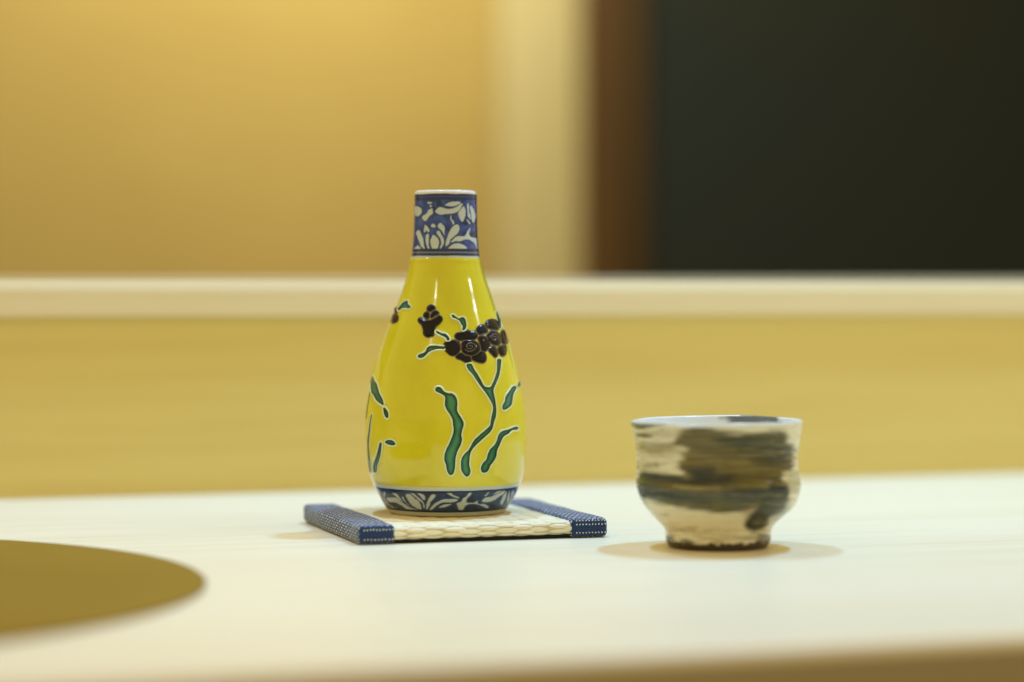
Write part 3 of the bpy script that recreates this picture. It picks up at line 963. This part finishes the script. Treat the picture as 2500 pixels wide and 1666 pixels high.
flower = [
 [(1165,760),(1190,715),(1240,695),(1300,690),(1350,700),(1370,740),(1375,800),(1350,850),(1310,880),(1260,880),(1220,850),(1185,810)],
 [(1310,635),(1335,600),(1390,590),(1430,570),(1470,560),(1510,580),(1555,575),(1590,610),(1590,650),(1545,680),(1490,680),(1430,685),(1370,690),(1330,670)],
 [(1605,660),(1640,635),(1690,645),(1740,690),(1755,740),(1735,790),(1690,830),(1650,815),(1635,770),(1620,710)],
 [(1330,880),(1380,850),(1430,880),(1500,900),(1510,950),(1480,985),(1430,960),(1380,935),(1330,915)],
 [(1525,895),(1580,870),(1640,825),(1690,860),(1705,920),(1680,970),(1620,970),(1560,950),(1530,930)],
 [(1390,770),(1410,710),(1470,690),(1540,695),(1600,730),(1625,790),(1605,845),(1540,875),(1470,875),(1410,835)],
 [(1695,480),(1720,440),(1780,420),(1840,440),(1870,490),(1860,550),(1810,555),(1750,540),(1710,520)],
 [(1580,560),(1610,510),(1660,490),(1700,530),(1720,570),(1690,600),(1640,615),(1600,600)],
 [(1890,600),(1920,560),(1960,590),(1980,660),(1970,720),(1930,740),(1900,700)],
 [(1855,800),(1880,765),(1940,750),(1960,800),(1950,870),(1910,890),(1870,850)],
 [(1740,795),(1780,765),(1825,785),(1840,830),(1848,880),(1820,905),(1780,870),(1745,830)],
 [(1715,640),(1740,590),(1790,570),(1850,590),(1885,650),(1885,720),(1860,755),(1800,745),(1745,700)],
]
for p in flower:
    pad('flower_petal', p, Z2, S, M_plum, M_slip_d, True, 0.00026, 0.0002, 1.0)
pad('bud_petal', [(545,262),(572,268),(582,300),(575,335),(555,345),(540,310)], Z2, S, M_brown, M_slip_d, True, 0.0002, 0.0002, 0.8)
pad('bud_petal', [(520,350),(560,345),(590,380),(588,430),(560,460),(515,468),(496,440),(502,395)], Z2, S, M_brown, M_slip_d, True, 0.0002, 0.0002, 0.8)
def spiral(cx, cy, rx, ry, turns, a0):
    t = np.linspace(0, 1, 60)
    a = a0 + t * turns * 2 * np.pi
    p = np.c_[cx + rx * (0.06 + 0.94 * t) * np.cos(a), cy + ry * (0.06 + 0.94 * t) * np.sin(a)] / S + np.array(Z2)
    tube_on(BT, 'flower_spiral', p, 0.00022, 0.00080, M_slip_d, bottle, closed=False)
spiral(1497, 772, 78, 66, 2.0, 2.6)
spiral(1795, 660, 50, 55, 1.7, 2.2)
# small raised marks seen on the turned edges
for pts, mm in (([(1935,530),(1950,575),(1975,600)], M_slip), ([(1990,700),(2015,760),(2045,820)], M_slip), ([(420,560),(405,600),(400,640)], M_slip)):
    p = np.array(pts, float) / S + np.array(Z2)
    tube_on(BT, 'stem', resample(catmull(p, 5, False), 1.5, False), 0.00036, 0.0001, mm, bottle, closed=False)

# ------------------------------------------------------------------ sake cup
cup_rows = [(1333, 1634, 1868), (1329, 1630, 1873), (1322, 1626, 1877.5), (1311.6, 1624.5, 1881), (1299, 1624, 1881), (1290, 1622.5, 1881.5), (1284, 1618.5, 1883.5), (1273, 1607, 1891.6), (1260.6, 1595.7, 1905.6),
    (1248, 1584, 1921), (1235, 1574, 1935), (1222, 1566, 1943), (1204.5, 1557.5, 1950), (1188, 1553.5, 1952.8), (1180, 1551.0, 1953.6), (1174, 1549.6, 1953), (1168, 1551.2, 1951.6), (1158.6, 1552, 1950), (1133, 1552.3, 1946.5), (1107.6, 1552, 1945.5),
    (1082, 1550.8, 1949), (1056.5, 1547, 1954.4), (1035, 1541, 1957), (1023.5, 1537.5, 1958)]
CP = Lathe(0.0818, 0.945, 0.0, 1333, cup_rows, 1751)
cup = thing('sake_cup', 'small handmade stoneware sake cup with olive and slate brushstrokes', 'cup', (CP.x, CP.D, 0.0), CP.rz)
NCU = 560
zc = CP.zs[-1]
zo = np.linspace(0.0, zc - 0.0009, 230)
th = np.arange(NCU) / NCU * 2 * np.pi - np.pi
rows = []
rb = float(CP.r(0.0))
for r_, z_ in [(0.0001, 0.0035), (rb - 0.0075, 0.0035), (rb - 0.0055, 0.0004), (rb - 0.004, 0.0), (rb - 0.0012, 0.0), (rb - 0.0004, 0.0002)]:
    rows.append(np.stack([CP.c(0.0) + r_ * np.sin(th), -r_ * np.cos(th), np.full(NCU, z_)], -1))
nb = len(rows)
for z in zo[1:]:
    of = 0.00016 * vnoise(th * 4 + z * 90, np.full(NCU, z * 1900)) + 0.00004 * math.sin(z * 2600 + 0.6)
    wall = float(sstep(0.006, 0.012, np.array([z]))[0])
    rows.append(CP.local(th, np.full(NCU, z), of * wall))
ne = len(rows)
rt = float(CP.r(zc))
ct = float(CP.c(zc))
for k in range(1, 9):
    a = k / 8 * math.pi
    r_, z_ = rt - 0.0010 + 0.0010 * math.cos(a), zc - 0.0009 + 0.0009 * math.sin(a)
    rows.append(np.stack([ct + r_ * np.sin(th), -r_ * np.cos(th), np.full(NCU, z_)], -1))
for z in np.linspace(zc - 0.0025, 0.012, 26):
    r_ = float(CP.r(z)) - 0.0021 - 0.0012 * (1 - z / zc)
    rows.append(np.stack([CP.c(z) + r_ * np.sin(th), -r_ * np.cos(th), np.full(NCU, z)], -1))
for r_, z_ in [(0.019, 0.0095), (0.012, 0.0082), (0.004, 0.0078), (0.0001, 0.0078)]:
    rows.append(np.stack([CP.c(0.01) + r_ * np.sin(th), -r_ * np.cos(th), np.full(NCU, z_)], -1))
P = np.array(rows)
# the rim is not level: a hair lower on one side, with a slow wobble
wgt = np.clip(P[..., 2] / zc, 0, 1) ** 3
P[..., 2] += wgt * (0.00035 * np.sin(th)[None, :] + 0.00018 * np.sin(2 * th + 1.1)[None, :] + 0.0001 * np.sin(5 * th)[None, :])
M_cup = glaze('stoneware_glaze', attr='paint', rough=0.22, coat=0.0, wob=0.18, wscale=420)[0]
M_cup.node_tree.nodes['Principled BSDF'].inputs['Specular IOR Level'].default_value = 0.35
cupb = link_mesh('cup_body', P.reshape(-1, 3), grid_faces(len(rows), NCU), M_cup, cup)

nrow = len(rows)
TH = np.tile(th, (nrow, 1))
inside = (np.arange(nrow) >= ne + 3)[:, None].repeat(NCU, 1).ravel()
fold = np.where(np.abs(TH) > np.pi / 2, np.sign(TH) * np.pi - TH, TH)
Zc = np.clip(P[..., 2], 0, zc)
qx, qy = CP.project(CP.local(fold, Zc))
qx, qy = ((qx - 1500) * 3.92).ravel(), ((qy - 980) * 3.92).ravel()
# streak coordinates follow the wheel: long round the cup, short up it
sx_, sy_ = TH.ravel() * 1.9 + 12, qy / 15.0
streak = fbm(sx_, sy_, 4)
streak2 = fbm(TH.ravel() * 4.5 + 40, qy / 17.0, 3)
blot = fbm(TH.ravel() * 7 + 3, qy / 45.0, 4)
bristle = fbm(TH.ravel() * 2.6 + 70, qy / 6.5, 3)
fine = fbm(TH.ravel() * 22 + 8, qy / 14.0, 3)
N_ = len(qx)
cream = np.array([0.80, 0.77, 0.58])
cream2 = np.array([0.71, 0.70, 0.53])
warm = np.array([0.78, 0.66, 0.38])
olive = np.array([0.112, 0.088, 0.019])
moss = np.array([0.048, 0.053, 0.021])
slate = np.array([0.022, 0.029, 0.028])
brown = np.array([0.055, 0.038, 0.026])
col = mixc(np.tile(cream, (N_, 1)), cream2, np.clip(0.5 + blot * 1.2, 0, 1))
col = mixc(col, warm, sstep(930, 1180, qy) * (1 - sstep(1200, 1330, qy)) * 0.55)
# specks and dry-brush drag on the cream
col = mixc(col, olive * 1.6, sstep(0.42, 0.62, fine + 0.35 * streak2) * 0.7 * (qy < 760))
def stroke(col, poly, color, jx=26, soft=16, op=1.0, st=0.45, nz=None, sub=3):
    d = sdist(qx, qy, catmull(poly, sub))
    a = streak2 if nz is None else nz
    d = d + a * jx * 1.6 + bristle * jx * 1.2 + fine * jx * 0.3
    al = sstep(-soft * .8, soft * .8, d) * op
    al = al * np.clip(1 + st * 0.45 * np.minimum(streak * 2.2, 0.2), 0, 1)
    return mixc(col, color, al)
S1 = [(600,300),(720,250),(900,260),(1000,300),(1200,312),(1400,310),(1600,285),(1640,300),(1650,380),(1700,430),(1712,500),(1722,560),(1705,640),(1630,700),(1600,830),(1400,850),(1100,850),(800,830),(700,740),(640,660),(620,600),(660,540),(640,500),(700,470),(600,420),(580,380),(620,340)]
# a thin grey-olive wash drags out past the strokes
wash = [(240,270),(600,225),(1000,255),(1640,255),(1760,420),(1765,640),(1700,900),(1600,1090),(1000,1100),(500,1030),(260,940),(205,760),(210,500)]
col = stroke(col, wash, np.array([0.44, 0.41, 0.24]), 50, 110, 0.38, 1.6)
col = stroke(col, S1, olive, 26, 44, 0.97, 0.25)
col = stroke(col, [(760,250),(940,262),(1080,310),(1060,350),(900,330),(760,300)], moss * 1.1, 12, 40, 0.75)
col = stroke(col, [(980,330),(1200,322),(1450,315),(1620,300),(1640,380),(1600,460),(1300,480),(1100,440),(960,390)], moss * 1.05, 22, 70, 0.95)
col = stroke(col, [(1560,420),(1700,420),(1712,500),(1640,560),(1560,620),(1540,500)], moss * 0.8, 22, 60, 0.9)
col = stroke(col, [(1330,540),(1560,530),(1580,590),(1400,610),(1300,590)], moss * 0.75, 22, 60, 0.85)
col = stroke(col, [(1600,560),(1700,560),(1690,640),(1560,690),(1500,640)], olive * 1.1, 20, 60, 0.6)
col = stroke(col, [(215,760),(225,715),(270,680),(340,678),(450,690),(600,705),(720,745),(900,790),(1200,800),(1500,810),(1660,830),(1655,930),(1500,1000),(1250,1050),(1000,1060),(750,1035),(520,990),(340,945),(250,915),(218,830)], moss * 1.05, 12, 30, 0.97, 0.2)
col = stroke(col, [(330,770),(600,800),(900,820),(1250,815),(1450,800),(1400,850),(1100,865),(800,860),(520,840),(360,810)], olive * 1.25, 26, 40, 0.9)
col = stroke(col, [(560,805),(700,812),(850,825),(1000,830),(980,852),(800,850),(620,835)], np.array([0.34, 0.27, 0.10]), 18, 22, 0.85)
col = stroke(col, [(420,700),(520,705),(570,722),(500,735),(430,725)], np.array([0.25, 0.24, 0.11]), 12, 20, 0.7)
col = stroke(col, [(225,690),(320,682),(520,698),(720,745),(900,775),(700,790),(450,765),(300,740)], slate * 1.2, 22, 40, 0.75)
col = stroke(col, [(715,690),(735,640),(950,635),(975,690),(1100,695),(1165,705),(1150,780),(950,795),(760,775)], slate * 0.75, 26, 60, 0.95, 0.1)
col = stroke(col, [(1150,700),(1500,690),(1600,700),(1560,770),(1300,790),(1140,780)], olive * 0.85, 22, 40, 0.8)
col = stroke(col, [(225,820),(420,860),(650,900),(850,925),(700,945),(450,915),(280,890)], slate * 1.05, 26, 45, 0.9)
col = stroke(col, [(1030,885),(1200,850),(1420,845),(1440,880),(1250,915),(1060,920)], slate * 0.75, 22, 40, 0.95)
col = stroke(col, [(600,985),(1000,1010),(1330,985),(1250,1040),(950,1055),(700,1030)], np.array([0.14, 0.125, 0.045]), 16, 40, 0.75)
col = stroke(col, [(1230,1060),(1400,980),(1440,1030),(1330,1090),(1260,1110)], np.array([0.36, 0.24, 0.075]), 18, 60, 0.7)
S4 = [(1475,860),(1500,785),(1560,775),(1655,790),(1668,870),(1660,960),(1640,1045),(1570,1085),(1500,1120),(1465,1190),(1345,1245),(1240,1200),(1285,1110),(1350,1040),(1415,950)]
col = stroke(col, S4, moss * 0.85, 10, 40, 0.96, 0.1, nz=blot)
col = stroke(col, [(1490,840),(1510,795),(1650,800),(1655,855),(1560,870)], slate * 0.85, 8, 44, 0.9, 0.1)
col = stroke(col, [(1255,1190),(1330,1090),(1450,1090),(1450,1180),(1340,1232)], slate * 0.75, 8, 44, 0.95, 0.1)
col = stroke(col, [(1640,700),(1760,660),(1785,760),(1780,880),(1690,860),(1660,800)], np.array([0.36, 0.36, 0.21]), 16, 50, 0.75)
col = stroke(col, [(1560,1080),(1690,1000),(1640,1090),(1540,1150),(1480,1170)], np.array([0.33, 0.36, 0.23]), 16, 50, 0.7)
col = stroke(col, [(130,170),(250,165),(500,170),(560,205),(380,245),(260,262),(170,240)], moss * 0.9, 10, 20, 0.95)
col = stroke(col, [(205,310),(280,308),(370,335),(300,352),(225,338)], olive * 0.9, 8, 18, 0.95)
col = stroke(col, [(215,430),(340,395),(560,375),(640,420),(560,480),(400,525),(260,490)], olive * 1.5, 40, 60, 0.70, 0.8)
col = stroke(col, [(300,290),(420,275),(600,270),(640,300),(520,330),(380,330)], olive * 2.2, 40, 60, 0.30, 0.8)
col = stroke(col, [(205,620),(330,600),(420,625),(330,650),(215,655)], olive * 1.6, 44, 26, 0.6, 0.8)
col = stroke(col, [(560,1205),(640,1215),(760,1205),(750,1240),(600,1238),(520,1230)], np.array([0.36, 0.27, 0.11]), 26, 50, 0.7)
col = stroke(col, [(760,1275),(900,1300),(1100,1292),(1300,1285),(1470,1270),(1480,1330),(1200,1335),(950,1325),(800,1310)], np.array([0.30, 0.23, 0.09]), 26, 50, 0.75)
col = stroke(col, [(490,1290),(560,1290),(570,1345),(490,1360)], np.array([0.16, 0.11, 0.04]), 14, 26, 0.9)
col = stroke(col, [(640,1335),(690,1320),(760,1345),(760,1375),(640,1375)], np.array([0.12, 0.13, 0.09]), 14, 18, 0.85)
col = stroke(col, [(1370,1300),(1470,1270),(1480,1370),(1370,1380)], moss, 14, 30, 0.8)
# the brush left thinner and thicker tracks in the dark slip
dk = 1 - sstep(0.10, 0.42, col.mean(1))
col = col * (1 + dk * np.clip(streak * 1.1 + bristle * 0.9, -0.5, 0.8))[:, None]
col = mixc(col, np.array([0.30, 0.26, 0.12]), dk * sstep(0.12, 0.5, bristle + 0.5 * streak2) * 0.35)
# bare dark clay at the bottom of the foot ring, with a ragged glaze edge
zz = P[..., 2].ravel()
cl = 1 - sstep(0.0031, 0.0036, zz + blot * 0.0014 + fine * 0.0003)
col = mixc(col, brown, cl * (~inside))
# inside and lip: pale bluish white glaze with a dark stroke
white = np.array([0.74, 0.79, 0.80])
lipw = sstep(zc - 0.0015, zc - 0.0009, zz + streak2 * 0.0006)
lipmask = np.maximum(inside.astype(float), lipw * np.where((TH.ravel() < -0.45) & (TH.ravel() > -1.45), 0.25, 0.8))
col = mixc(col, white, lipmask)
ang = np.abs(np.abs(TH.ravel()) - 2.55) + np.where(TH.ravel() < 0, 9, 0)
ink = (1 - sstep(0.30, 0.45, ang + streak2 * 0.3)) * (1 - sstep(0.0022, 0.0042, zc - zz + streak2 * 0.002)) * inside
col = mixc(col, slate * 2.0, ink * 0.85)
add_color(cupb, 'paint', np.clip(col, 0.004, 1))
